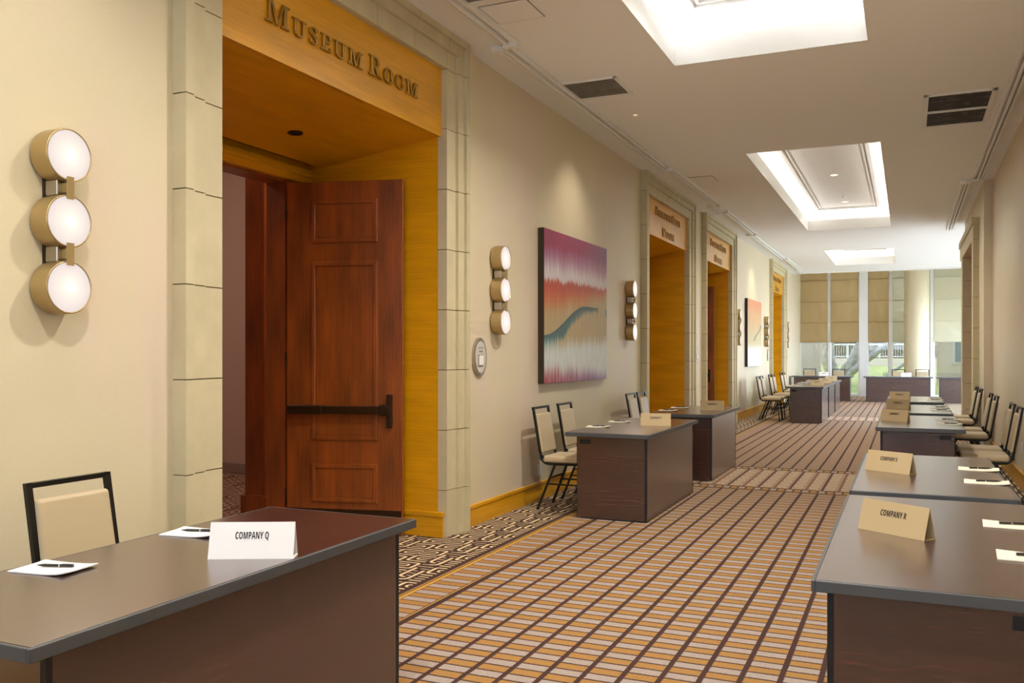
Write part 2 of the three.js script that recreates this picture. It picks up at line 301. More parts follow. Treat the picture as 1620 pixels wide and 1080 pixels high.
// door leaf in its own axes: hinge edge at the origin, leaf along +x, visible face +z
function doorLeaf(width, height, label, group) {
  const t = thing('door_leaf', label, 'door', [0, 0, 0], 0, group), th = 0.045;
  part('slab', uvm(rbox(0, width, 0.008, height, 0, th, 0.004).translate(0, 0, 0), true), M.mahogany, t);
  const frame = (x0, x1, y0, y1) => {
    const s = new THREE.Shape([[x0, y0], [x1, y0], [x1, y1], [x0, y1]].map((q) => new THREE.Vector2(...q))), w = 0.038;
    s.holes.push(new THREE.Path([[x0 + w, y0 + w], [x0 + w, y1 - w], [x1 - w, y1 - w], [x1 - w, y0 + w]].map((q) => new THREE.Vector2(...q))));
    const o = part('panel_moulding', uvm(new THREE.ExtrudeGeometry(s, { depth: 0.008, bevelEnabled: true, bevelSize: 0.008, bevelThickness: 0.009, bevelOffset: -0.008, bevelSegments: 2 }), true), M.mahogany, t);
    part('panel', uvm(rbox(x0 + w, x1 - w, y0 + w, y1 - w, -0.004, 0.006, 0.003), true), M.mahogany, o);
  };
  const sx = width / 0.98;
  frame(0.215 * sx, 0.775 * sx, 2.34, 2.69); frame(0.215 * sx, 0.775 * sx, 0.755, 2.19); frame(0.215 * sx, 0.775 * sx, 0.255, 0.565);
  part('kick_plate', rbox(0.01, width - 0.01, 0.02, 0.2, -0.003, 0.001, 0.001), M.bronze, t);
  const bar = part('exit_device', join([rbox(0.03, 0.33, 0.965, 1.035, -0.075, -0.002, 0.008, 2), rbox(0.86 * sx, 0.9 * sx, 0.86, 1.125, -0.05, -0.002, 0.008, 2), rbox(0.8 * sx, 0.88 * sx, 0.955, 1.04, -0.06, -0.002, 0.01, 2)]), M.bronze, t);
  part('push_bar', rbox(0.33, 0.805 * sx, 0.97, 1.03, -0.07, -0.012, 0.006, 2), M.bronze, bar);
  for (const y of [0.3, 1.4, 2.6]) part('hinge', new THREE.CylinderGeometry(0.008, 0.008, 0.12, 10).translate(-0.006, y, 0.004), M.bronze, t);
  return t;
}
const REC = PORTALS.map((p, i) => { stoneSurround(p); return recess(p, i); });
{
  // open leaf of the first portal, swung into the recess
  const open = (r, label) => {
    const hx = BACK + 0.05, hd = r.j1 - 0.005, L = doorLeaf(0.98, 2.835, label, null);
    L.position.set(hx, 0, -hd);
    L.rotation.y = Math.atan2(0.23, 0.95);            // free edge leans back towards the lining
    return L;
  };
  open(REC[0], 'open mahogany door leaf with three panels in the MUSEUM ROOM doorway');
  const second = open(REC[2], 'open dark mahogany door leaf in the second FOUNTAIN HILLS ROOM doorway');
  second.rotation.y = 0.12;
  const closed = (r, label) => [[r.j0 + 0.004, -1], [r.j1 - 0.004, 1]].map(([d, e]) => {
    const L = doorLeaf((r.j1 - r.j0) / 2 - 0.008, 2.835, label, 'closed doors in the corridor recesses');
    L.position.set(BACK + (e < 0 ? -0.03 : -0.075), 0, -d); L.rotation.y = e < 0 ? Math.PI / 2 : -Math.PI / 2; return L;
  });
  closed(REC[1], 'closed mahogany door leaf deep inside a corridor recess'); closed(REC[3], 'closed mahogany door leaf deep inside a corridor recess');
}
// brass letters
function smallCaps(words, big, small, depth, m, parent) {
  let x = 0; const all = [];
  for (const w of words) {
    [...w].forEach((ch, k) => { const s = k ? small : big, g = textGeo(ch, s, depth, serif, 4, 0.0025), bb = g.boundingBox; g.translate(x - bb.min.x, 0, 0); x += bb.max.x - bb.min.x + big * 0.2; all.push(g); });
    x += big * 0.3;
  }
  return { all, width: x - big * 0.5 };
}
function sign(p, lines, i) {
  const t = thing('brass_lettering', ['raised brass letters MUSEUM ROOM on the golden panel', 'raised brass letters FOUNTAIN HILLS ROOM on the doorway next to the painting', 'raised brass letters FOUNTAIN HILLS ROOM above the doorway with an open dark door', 'raised letters above the doorway closest to the windows'][i], 'sign', [PANEL_X, 0, -(p + PW / 2)], Math.PI / 2);
  for (const [words, y, width, big, shift] of lines) {
    const r = smallCaps(words, big, big * 0.76, 0.014, M.brass, t), k = width / r.width;
    for (const g of r.all) part('letter', g.scale(k, 1, 1).translate(-width / 2 + shift, y, 0.003), M.brass, t);
  }
}
sign(PORTALS[0], [[['MUSEUM', 'ROOM'], 3.358, 1.72, 0.135, 0.0]], 0);
for (const i of [1, 2, 3]) sign(PORTALS[i], [[['FOUNTAIN', 'HILLS'], 3.475, 1.5, 0.125, -0.02], [['ROOM'], 3.21, 0.7, 0.125, 0]], i);

// ------------------------------------------------------------------ room behind the first portal (other recesses are closed)
{
  const t = structGroup('wall_room');
  part('far_wall', box(-9.4, BACK - 0.1, 0, 4.6, 8.5, 8.7), M.roomWall, t);
  part('back_wall', box(-9.6, -9.4, 0, 4.6, 1.2, 8.7), M.roomWall, t);
  part('near_wall', box(-9.4, -3.62, 0, 4.6, 1.2, 1.4), M.roomWall, t);
  part('service_wall', join([box(-9.6, -9.4, 0, 4.6, 8.7, DEND + 0.3), box(-9.4, -3.62, 0, 4.6, DEND + 0.1, DEND + 0.3)]), M.roomWall, t);
  part('room_skirting', rbox(-9.4, -4.9, 0, 0.12, 8.47, 8.5, 0.008), mat(0x8a766c, 0.5), t);
  part('corridor_side', join([box(BACK - 0.14, BACK - 0.1, 0, 4.6, 1.4, 3.6), box(BACK - 0.14, BACK - 0.1, 0, 4.6, 6.3, 8.6)]), M.roomWall, t);
  struct('ceiling_room', box(-9.6, -3.4, 4.5, 4.62, 1.2, DEND + 0.3), M.ceiling);
  // timber-clad end of the folding wall, seen through the doorway
  const s = new THREE.Shape([[-4.82, 6.02], [-4.9, 6.12], [-5.31, 6.42], [-5.47, 6.36], [-5.47, 6.75], [-4.82, 6.75]].map((q) => new THREE.Vector2(q[0], q[1])));
  const s2 = new THREE.Shape([[-4.82, 6.0], [-4.895, 6.095], [-5.315, 6.39], [-5.5, 6.33], [-5.5, 6.75], [-4.82, 6.75]].map((q) => new THREE.Vector2(q[0], q[1])));
  const prism = (sh, h) => uvm(new THREE.ExtrudeGeometry(sh, { depth: h, bevelEnabled: false }).rotateX(-Math.PI / 2), true);
  const w = structGroup('trim_5');
  part('timber_end', prism(s, 4.5), M.mahogany, w); part('timber_plinth', prism(s2, 0.17), M.mahogany, w);
  // unseen lamp added to light that room
  const l = thing('added_room_light', 'unseen flat ceiling light added inside the MUSEUM ROOM', 'light', [-7, 4.46, -5.5]);
  part('diffuser', new THREE.BoxGeometry(1.2, 0.04, 1.2), mat(0xffffff, 0.6, { emissive: 0xffe4cc, emissiveIntensity: 2 }), l);
  const ra = new THREE.RectAreaLight(0xffdcc8, LAMP.room, 1.2, 1.2); ra.position.set(-7, 4.43, -5.5); ra.rotation.x = -Math.PI / 2; scene.add(ra);
}

// ------------------------------------------------------------------ right wall
const XJ = 1.02, JOG = 14.6, RP0 = 15.5, RP1 = 19.2;
{
  struct('wall_right', uvm(join([box(WR, WR + 0.4, 0, CEIL + 0.6, D0, JOG), box(XJ, 1.6, 0, CEIL + 0.6, JOG, RP0 + 0.319), box(XJ, 1.6, 3.25, CEIL + 0.6, RP0 + 0.319, RP1 - 0.799), box(XJ + 0.21, 1.6, 0, CEIL + 0.6, RP1 - 0.39, RP1 + 0.02), box(XJ, 1.6, 3.23, CEIL + 0.6, RP1 - 0.799, RP1 + 0.02), box(1.6, 1.8, 0, CEIL + 0.6, JOG, RP1 + 0.02), box(1.3, 2.9, 0, CEIL + 0.6, RP1 + 0.02, RP1 + 0.2), box(2.7, 2.9, 3.0, CEIL + 0.6, RP1, DEND), box(2.7, 2.9, 0, 0.25, RP1, DEND)])), M.wall);
  const bb = structGroup('baseboard_right');
  part('board', uvm(box(WR - 0.018, WR, 0, 0.145, D0, JOG)), M.honey, bb); part('cap', uvm(rbox(WR - 0.026, WR, 0.145, 0.18, D0, JOG, 0.008, 2)), M.honey, bb);
  // stone portal
  const t = structGroup('trim_6'), g = 0.003, xf = XJ - 0.085, o0 = RP0 + 0.32, o1 = RP1 - 0.8, top = 3.57, lv = [0, 0.42, 0.895, 1.37, 1.845, 2.32, 2.795, 3.22];
  for (let k = 0; k < 7; k++) {
    part('stone_block', uvm(box(xf, XJ + 0.01, lv[k] + g, lv[k + 1] - g, RP0, o0)), M.stone, t);
    part('stone_block', uvm(box(xf, XJ + 0.2, lv[k] + g, lv[k + 1] - g, o1, o1 + 0.4 - g)), M.stone, t);
    part('stone_block', uvm(box(xf + 0.03, XJ + 0.2, lv[k] + g, lv[k + 1] - g, o1 + 0.4 + g, RP1)), M.stone, t);
    part('reveal_block', uvm(box(XJ + 0.203, 1.6, lv[k] + g, lv[k + 1] - g, o1, o1 + 0.4)), M.stone, t);
  }
  for (let k = 0; k < 7; k++) { const d0 = RP0 + k * (RP1 - RP0) / 7, d1 = RP0 + (k + 1) * (RP1 - RP0) / 7; part('header_block', uvm(box(xf, XJ + 0.01, 3.22 + g, top - 0.12, d0 + g, d1 - g)), M.stone, t); part('cap_block', uvm(box(xf - 0.02, XJ + 0.01, top - 0.117, top, d0 + g, d1 - g)), M.stone, t); }
  part('mortar', join([box(xf + 0.008, XJ + 0.005, 0, 3.5, RP0 + 0.006, o0 - 0.006), box(xf + 0.038, 1.6, 0, 3.21, o1 + 0.008, RP1 - 0.008)]), M.joint, t);
  part('soffit_panel', uvm(box(XJ, 1.6, 3.22, 3.25, o0, o1)), M.stone, t);
  part('near_lining', uvm(box(XJ + 0.012, 1.599, 0, 3.22, o0 - 0.002, o0 + 0.01)), M.stone, t);
  const d = structGroup('door_5');
  for (const k of [0, 1]) part('door_leaf', uvm(rbox(1.52, 1.57, 0, 2.95, o0 + 0.15 + k * 1.13, o0 + 1.27 + k * 1.13), true), M.mahogany, d);
  part('door_surround', uvm(box(1.57, 1.6, 0, 3.22, o0, o1)), M.honey, d);
  // window wall of the widened end, facing the terrace
  const ww = structGroup('window_7'), n = 8, w = (DEND - RP1 - 0.3) / n, w0 = RP1 + 0.2;
  for (let k = 0; k <= n; k++) part('post', rbox(2.72, 2.88, 0.25, 3.0, w0 + k * w - 0.05, w0 + k * w + 0.05, 0.006), M.white, ww);
  for (let k = 0; k < n; k++) part('pane', box(2.797, 2.803, 0.25, 3.0, w0 + k * w + 0.05, w0 + (k + 1) * w - 0.05), M.glass, ww);
  const tr = new THREE.Mesh(box(2.9, 45, -0.25, -0.02, 0, DEND + 0.3), mat(0xcfc8bb, 0.9)); tr.name = 'terrace'; tr.userData = { kind: 'structure' }; scene.add(tr);
}
// wall behind the camera; its unseen window is added to brighten the ceiling
struct('wall_back', uvm(join([box(WL - 0.3, -3.0, 0, CEIL + 0.1, D0 - 0.2, D0), box(0.8, WR + 0.4, 0, CEIL + 0.1, D0 - 0.2, D0), box(-3.0, 0.8, 3.5, CEIL + 0.1, D0 - 0.2, D0), box(-3.0, 0.8, 0, 1.7, D0 - 0.2, D0)])), M.wall);
{ const w = structGroup('window_8'); for (let k = 0; k <= 4; k++) part('post', rbox(-3.0 + k * 0.95 - 0.03, -3.0 + k * 0.95 + 0.03, 1.7, 3.5, D0 - 0.14, D0 - 0.06, 0.004), M.white, w); for (let k = 0; k < 4; k++) part('pane', box(-2.97 + k * 0.95, -2.08 + k * 0.95, 1.7, 3.5, D0 - 0.103, D0 - 0.097), M.greyGlass, w); }

// ------------------------------------------------------------------ ceiling, coffers
const COF = [[-0.1, 7.69], [11.45, 19.17], [23.0, 27.0]], CX0 = -1.86, CX1 = -0.29, YU = 4.37, OUT = 0.3;
{
  const T0 = 0.035, g = [box(WL - 0.02, CX0 - T0, CEIL, CEIL + 0.08, D0, BAY), box(CX1 + T0, 2.8, CEIL, CEIL + 0.08, D0, BAY)];
  let at = D0;
  for (const [a, b] of COF) { g.push(box(CX0 - T0, CX1 + T0, CEIL, CEIL + 0.08, at, a - T0)); at = b + T0; }
  g.push(box(CX0 - T0, CX1 + T0, CEIL, CEIL + 0.08, at, BAY));
  struct('ceiling', join(g), M.ceiling);
  struct('ceiling_bay', join([box(WL - 0.1, 2.8, 4.5, 4.6, BAY - 0.1, DEND + 0.3), box(WL - 0.02, 2.8, CEIL + 0.001, 4.55, BAY - 0.06, BAY)]), M.white);
  struct('trim_7', rbox(WL, 2.7, CEIL - 0.035, CEIL + 0.02, BAY - 0.02, BAY + 0.05, 0.008), M.white);
  COF.forEach(([a, b], i) => {
    const c = structGroup('ceiling_coffer');
    const T = 0.035, ly = CEIL + 0.21;
    part('lip', join([box(CX0 - T, CX0, CEIL, ly, a - T, b + T), box(CX1, CX1 + T, CEIL, ly, a - T, b + T), box(CX0, CX1, CEIL, ly, a - T, a), box(CX0, CX1, CEIL, ly, b, b + T)]), M.coffer, c);
    part('upper_panel', box(CX0 - OUT - 0.05, CX1 + OUT + 0.05, YU, YU + 0.06, a - OUT, b + OUT), M.coffer, c);
    part('upper_side', join([box(CX0 - OUT - 0.05, CX0 - OUT, CEIL + 0.08, YU, a - OUT, b + OUT), box(CX1 + OUT, CX1 + OUT + 0.05, CEIL + 0.08, YU, a - OUT, b + OUT), box(CX0 - OUT, CX1 + OUT, CEIL + 0.08, YU, a - OUT - 0.05, a - OUT), box(CX0 - OUT, CX1 + OUT, CEIL + 0.08, YU, b + OUT, b + OUT + 0.05)]), M.coffer, c);
    const fx0 = CX0 + 0.17, fx1 = CX1 - 0.19, fd0 = a + 0.2, fd1 = b - 0.2;
    for (const [ins, w, h] of [[0, 0.06, 0.028], [0.085, 0.03, 0.014]]) {
      const x0 = fx0 + ins, x1 = fx1 - ins, d0 = fd0 + ins, d1 = fd1 - ins;
      part('panel_moulding', join([rbox(x0, x0 + w, YU - h, YU, d0, d1, 0.006), rbox(x1 - w, x1, YU - h, YU, d0, d1, 0.006), rbox(x0, x1, YU - h, YU, d0, d0 + w, 0.006), rbox(x0, x1, YU - h, YU, d1 - w, d1, 0.006)]), M.coffer, c);
    }
    // light strips in the trough behind the lip
    const col = [0xfafcff, 0xfffcf6, 0xfffcf6][i], em = mat(0xffffff, 0.6, { emissive: col, emissiveIntensity: 1.5 });
    part('cove_shelf', join([box(CX0 - OUT, CX0 - T, CEIL + 0.08, ly - 0.05, a - OUT, b + OUT), box(CX1 + T, CX1 + OUT, CEIL + 0.08, ly - 0.05, a - OUT, b + OUT), box(CX0 - T, CX1 + T, CEIL + 0.08, ly - 0.05, a - OUT, a - T), box(CX0 - T, CX1 + T, CEIL + 0.08, ly - 0.05, b + T, b + OUT)]), M.coffer, c);
    const strip = (x0, x1, d0, d1, ix, iz) => {
      const t = thing('cove_light', ['cove light strip hidden above the coffer over the COMPANY Q table', 'cove light strip hidden above the middle ceiling coffer', 'cove light strip hidden above the ceiling coffer closest to the windows'][i], 'light', [(x0 + x1) / 2, ly - 0.05, -(d0 + d1) / 2], 0, 'cove light strips');
      part('tube', new THREE.BoxGeometry(x1 - x0, 0.02, d1 - d0).translate(0, 0.01, 0), em, t);
      const L = new THREE.RectAreaLight(col, LAMP.cove[i], Math.max(x1 - x0, d1 - d0), 0.08), P = new THREE.Vector3((x0 + x1) / 2, ly - 0.002, -(d0 + d1) / 2);
      L.position.copy(P); L.lookAt(P.x + ix, P.y + 0.55, P.z + iz); scene.add(L);
    };
    strip(CX0 - 0.2, CX0 - 0.12, a, b, 1, 0); strip(CX1 + 0.12, CX1 + 0.2, a, b, -1, 0); strip(CX0, CX1, a - 0.2, a - 0.12, 0, -1); strip(CX0, CX1, b + 0.12, b + 0.2, 0, 1);
    // recessed downlights along the coffer's middle
    const spots = [[1.2, 4.2, 6.6], [13.0, 15.4, 18.2], [24.2, 26.0]][i];
    for (const d of spots) {
      const t = thing('downlight', ['recessed downlight in the coffer over the COMPANY Q table', 'recessed downlight in the panel of the middle ceiling coffer', 'recessed downlight in the ceiling coffer closest to the windows'][i], 'light', [-1.09, YU, -d], 0, 'recessed downlights');
      part('trim_ring', new THREE.TorusGeometry(0.06, 0.008, 8, 28).rotateX(Math.PI / 2), M.white, t);
      part('lamp', new THREE.CylinderGeometry(0.052, 0.052, 0.01, 20).translate(0, -0.002, 0), mat(0xfff4d8, 0.4, { emissive: 0xffe0a8, emissiveIntensity: 1.6 }), t);
      const L = new THREE.SpotLight(0xfffaf2, LAMP.down[i], 0, 1.25, 0.5, 2); L.position.set(-1.09, YU - 0.03, -d); L.target.position.set(-1.09, 0, -d); L.shadow.radius = 3; scene.add(L, L.target);
    }
    // sprinkler rose
    const sp = thing('sprinkler', 'small chrome sprinkler head beside a coffer downlight', 'sprinkler', [-1.09, YU, -(a + b) / 2 - 2.2], 0, 'sprinklers');
    part('rose', new THREE.CylinderGeometry(0.035, 0.045, 0.008, 20).translate(0, -0.004, 0), M.white, sp); part('head', new THREE.CylinderGeometry(0.008, 0.014, 0.03, 10).translate(0, -0.022, 0), M.chrome, sp);
  });
  // linear mouldings, jogging in at the portals
  const band = (x, d0, d1, e, parent) => {
    part('moulding', rbox(x - 0.018, x + 0.018, CEIL - 0.035, CEIL, d0, d1, 0.006), M.white, parent);
    part('moulding', rbox(x + e * 0.05 - 0.012, x + e * 0.05 + 0.012, CEIL - 0.05, CEIL, d0, d1, 0.006), M.white, parent);
    part('moulding', rbox(x + e * 0.1 - 0.016, x + e * 0.1 + 0.016, CEIL - 0.03, CEIL, d0, d1, 0.006), M.white, parent);
  };
  const ml = structGroup('trim_8');
  let prev = D0;
  for (const p of PORTALS) { band(-3.06, prev, p, 1, ml); band(-2.99, p, p + PW + 0.1, 1, ml); prev = p + PW + 0.1; }
  band(-3.06, prev, BAY, 1, ml);
  for (const d of [6.59, 11.89, 15.12, 15.86, 19.09, 24.4]) { part('moulding_end', rbox(-3.1, -3.0, CEIL - 0.056, CEIL, d - 0.03, d + 0.03, 0.004), M.white, ml); part('moulding_end', rbox(-2.98, -2.87, CEIL - 0.056, CEIL, d - 0.08, d - 0.02, 0.004), M.white, ml); }
  const mr = structGroup('trim_9');
  band(0.97, D0, 14.4, -1, mr); band(0.84, 14.4, 20, -1, mr);
  part('moulding_end', rbox(0.83, 1.0, CEIL - 0.056, CEIL, 14.3, 14.4, 0.004), M.white, mr); part('moulding_end', rbox(0.7, 0.86, CEIL - 0.056, CEIL, 14.42, 14.5, 0.004), M.white, mr);
}
// vents and hatches
{
  const grey = pixelTexture(256, 256, (u, v, i, j) => { const l = j % 8 < 3 ? 0.7 : 1, n = 0.8 + 0.4 * fbm(u, v, 4, 4, 91, 3); return [136, 132, 122].map((c) => c * l * n); }, 0.3, 0.3);
  const filt = pixelTexture(256, 256, (u, v, i, j) => { const l = (i % 6 < 2 || j % 6 < 2) ? 0.6 : 1, n = fbm(u, v, 5, 5, 95, 4), dust = sstep(0.5, 0.75, n) * 70 * hash(i, j, 3); return [64, 62, 66].map((c) => c * l + dust); }, 0.4, 0.4);
  const vent = (label, x0, x1, d0, d1, m, rows) => {
    const t = thing('ceiling_vent', label, 'vent', [(x0 + x1) / 2, CEIL, -(d0 + d1) / 2], 0), w = (x1 - x0) / 2, l = (d1 - d0) / 2, b = rows > 1 ? 0.045 : 0.03;
    part('frame', join([rbox(-w, -w + b, -0.014, 0, -l, l, 0.003), rbox(w - b, w, -0.014, 0, -l, l, 0.003), rbox(-w, w, -0.014, 0, -l, -l + b, 0.003), rbox(-w, w, -0.014, 0, l - b, l, 0.003)]), M.white, t);
    for (let r = 0; r < rows; r++) part('grille', uvm(box(-w + b, w - b, -0.006, -0.001, -l + b + r * (2 * l - 2 * b) / rows, -l + b + (r + 1) * (2 * l - 2 * b) / rows)), m, t);
    if (rows > 1) part('centre_bar', rbox(-w + 0.004, w - 0.004, -0.02, -0.001, -0.025, 0.025, 0.004), M.white, t);
    if (!m.slats) for (let k = 1; k < 10; k++) part('slat', box(-w + b, w - b, -0.011, -0.006, -l + b + k * (2 * l - 2 * b) / 10 - 0.004, -l + b + k * (2 * l - 2 * b) / 10 + 0.004), m, t);
  };
  const mg = mat(0xffffff, 0.7, { map: grey }), mf = mat(0xffffff, 0.8, { map: filt }); mf.slats = true;
  vent('grey slatted ceiling vent above the wall with the bright painting', -2.97, -2.42, 7.75, 8.32, mg, 1);
  vent('grey slatted ceiling vent beside the plain hatch above MUSEUM ROOM', -2.95, -2.52, 5.0, 5.72, mg, 1);
  vent('double return air vent with dusty black filters in white frames', 0.15, 0.79, 9.56, 10.9, mf, 2);
  const hatch = (label, x0, x1, d0, d1) => { const t = thing('ceiling_hatch', label, 'hatch', [(x0 + x1) / 2, CEIL, -(d0 + d1) / 2]), w = (x1 - x0) / 2, l = (d1 - d0) / 2; part('panel', rbox(-w + 0.006, w - 0.006, -0.008, 0.0, -l + 0.006, l - 0.006, 0.002), M.ceiling, t); part('rim', join([box(-w, -w + 0.005, -0.006, 0, -l, l), box(w - 0.005, w, -0.006, 0, -l, l), box(-w, w, -0.006, 0, -l, -l + 0.005), box(-w, w, -0.006, 0, l - 0.005, l)]), mat(0x9c978c, 0.8), t); };
  hatch('plain flush access hatch in the ceiling beside a slatted vent', -2.85, -2.47, 5.8, 6.16);
  hatch('plain flush access hatch in the ceiling over the FOUNTAIN HILLS ROOM doorway', -2.94, -2.52, 12.65, 13.05);
  // narrow wall-washer slots that throw the scallops on the left wall
  for (const [d, where, k] of [[2.45, 'near the COMPANY Q table', 0.5], [9.1, 'above the bright painting', 0.75], [21.4, 'above the pale painting', 1]]) {
    const t = thing('wall_washer', 'slim recessed wall washer in the ceiling ' + where, 'light', [-2.62, CEIL, -d]);
    part('slot_rim', rbox(-0.03, 0.03, -0.004, 0, -0.03, 0.03, 0.001), M.white, t); part('lamp', box(-0.02, 0.02, -0.006, -0.003, -0.02, 0.02), mat(0xfff1d8, 0.5, { emissive: 0xffdfae, emissiveIntensity: 0.3 }), t);
    const L = new THREE.SpotLight(0xfff2e0, LAMP.wash * k, 0, 0.8, 1, 2); L.position.set(-2.62, CEIL - 0.03, -d); L.target.position.set(WL, 1.6, -d); L.shadow.radius = 2; scene.add(L, L.target);
  }
}

// ------------------------------------------------------------------ end windows
{
  const at = (px) => { const th = Math.atan(625 / 1405), s = Math.sin(th), c = Math.cos(th), u = (px - 810) / FOCAL; return (-s + u * c) / (c + u * s); };   // x per metre of d
  const X = (px, d = DEND - 0.05) => at(px) * d;
  const H = 4.5;
  const post = (n, x0, x1, d0, d1, m = M.white) => { const w = structGroup('window_' + n); part('post', rbox(x0, x1, 0, H, d0, d1, 0.008), m, w); return w; };
  const xs = [[-3.35, X(1266)], [X(1309.5), X(1314)], [X(1359), X(1373)], [X(1406), X(1411.5)], [X(1472), X(1478)], [2.5, 2.7]];
  struct('wall_end', uvm(box(WL - 0.3, X(1266) - 0.04, 0, H, DEND, DEND + 0.3)), M.wall);
  xs.slice(1).forEach(([a, b], k) => post(k + 1, a, b, DEND - (k === 1 ? 0.12 : 0.03), DEND + 0.2));
  const fr = structGroup('window_6');
  part('sill', rbox(WL, 2.7, 0, 0.09, DEND - 0.04, DEND + 0.22, 0.008), M.white, fr); part('head', rbox(WL, 2.7, H - 0.15, H, DEND, DEND + 0.2, 0.008), M.white, fr);
  for (let k = 0; k < 5; k++) { const x0 = xs[k][1] - 0.01, x1 = xs[k + 1][0] + 0.01; part('pane', box(x0, x1, 0.08, H - 0.14, DEND + 0.1, DEND + 0.106), M.dimmingGlass, fr); part('pane_frame', join([rbox(x0, x0 + 0.035, 0.08, H - 0.14, DEND + 0.08, DEND + 0.13, 0.004), rbox(x1 - 0.035, x1, 0.08, H - 0.14, DEND + 0.08, DEND + 0.13, 0.004)]), M.white, fr); }
  // roman shades
  const folds = [4.45, 3.925, 3.2, 2.5, 1.83];
  const shade = (px0, px1, m, label, lean) => {
    const x0 = X(px0), x1 = X(px1), w = x1 - x0, t = thing('roman_shade', label, 'window shade', [(x0 + x1) / 2, 0, -(DEND - 0.06)], 0, 'roman shades');
    for (let k = 0; k < 4; k++) {
      const y1 = folds[k], y0 = folds[k + 1], g = new THREE.PlaneGeometry(w, y1 - y0, 24, 10), p = g.attributes.position;
      for (let i = 0; i < p.count; i++) {
        const u = p.getX(i) / w, v = (p.getY(i) + (y1 - y0) / 2) / (y1 - y0);        // v 0 bottom, 1 top
        p.setZ(i, 0.012 + 0.055 * Math.pow(1 - v, 3) + 0.006 * Math.sin(u * 9 + k * 1.7 + lean * v * 6) * Math.sin(v * 3.1) + 0.004 * Math.sin(u * 17 + v * 8 * lean + k));
      }
      g.translate(0, (y0 + y1) / 2, 0); g.computeVertexNormals(); part('fabric_fold', g, m, t);
      part('fold_rod', new THREE.CylinderGeometry(0.013, 0.013, w, 8).rotateZ(Math.PI / 2).translate(0, y0 + 0.006, 0.062), m, t);
    }
  };
  shade(1266.5, 1309.5, M.shade, 'tan roman shade in the window bay against the left wall', 0.2);
  shade(1314.5, 1358.5, M.shade, 'tan roman shade beside the wide white post', -0.3);
  shade(1373.5, 1406, M.shade, 'brown tan roman shade right of the wide white post', 0.5);
  shade(1412, 1471, M.shadePale, 'pale roman shade partly hidden by the round column', 1.0);
  shade(1478.5, 1535, M.shadePale, 'pale roman shade with slanting creases beside the stone portal', 1.4);
  // round column
  struct('column_round', new THREE.CylinderGeometry(0.37, 0.37, 4.5, 48).translate((X(1432, 31.45) + X(1468, 31.45)) / 2, 2.25, -31.45), M.wall);
}

// ------------------------------------------------------------------ furniture
const TH = 0.76;
function makeTable(L, name, label, group, pos, turn) {
  const t = thing('conference_table', label, 'table', pos, turn, group), W = 0.76, a = W / 2, l = L / 2, e = 0.012, ou = rnd() * 3;
  part('tabletop', uvm(rbox(-a + e, a - e, TH - 0.034, TH, -l + e, l - e, 0.001), false, ou, ou * 0.7), M.wenge, t);
  part('edge_band', join([rbox(-a, -a + e, TH - 0.036, TH - 0.0005, -l, l, 0.003), rbox(a - e, a, TH - 0.036, TH - 0.0005, -l, l, 0.003), rbox(-a + e, a - e, TH - 0.036, TH - 0.0005, -l, -l + e, 0.003), rbox(-a + e, a - e, TH - 0.036, TH - 0.0005, l - e, l, 0.003)]), M.edge, t);
  const pf = a - 0.042, pe = l - 0.075;
  part('modesty_panel', uvm(rbox(pf - 0.02, pf, 0.012, TH - 0.036, -pe + 0.02, pe - 0.02, 0.001), false, ou + 0.4, ou), M.wenge, t);
  for (const s of [-1, 1]) {
    const p = part('end_panel', uvm(rbox(-a + 0.09, pf - 0.018, 0.012, TH - 0.036, s * pe - (s > 0 ? 0.02 : 0), s * pe + (s > 0 ? 0 : 0.02), 0.001), false, ou + 0.2 * s, ou + 0.7), M.wenge, t);
    part('cable_port', rbox(-a + 0.115, -a + 0.215, TH - 0.105, TH - 0.065, s * pe - 0.003, s * pe + 0.003, 0.002), M.black, p);
    for (const cs of [rbox(pf - 0.019, pf + 0.001, 0.012, TH - 0.036, s * pe - (s > 0 ? 0.02 : -0.001), s * pe + (s > 0 ? 0.001 : 0.02), 0.001), rbox(-a + 0.086, -a + 0.092, 0.012, TH - 0.036, s * pe - (s > 0 ? 0.02 : 0), s * pe + (s > 0 ? 0 : 0.02), 0.001)]) part('corner_strip', cs, M.black, t);
    part('foot', rbox(-a + 0.12, pf - 0.04, 0, 0.012, s * pe - (s > 0 ? 0.018 : -0.002), s * pe + (s > 0 ? -0.002 : 0.018), 0.001), M.black, t);
  }
  return t;
}
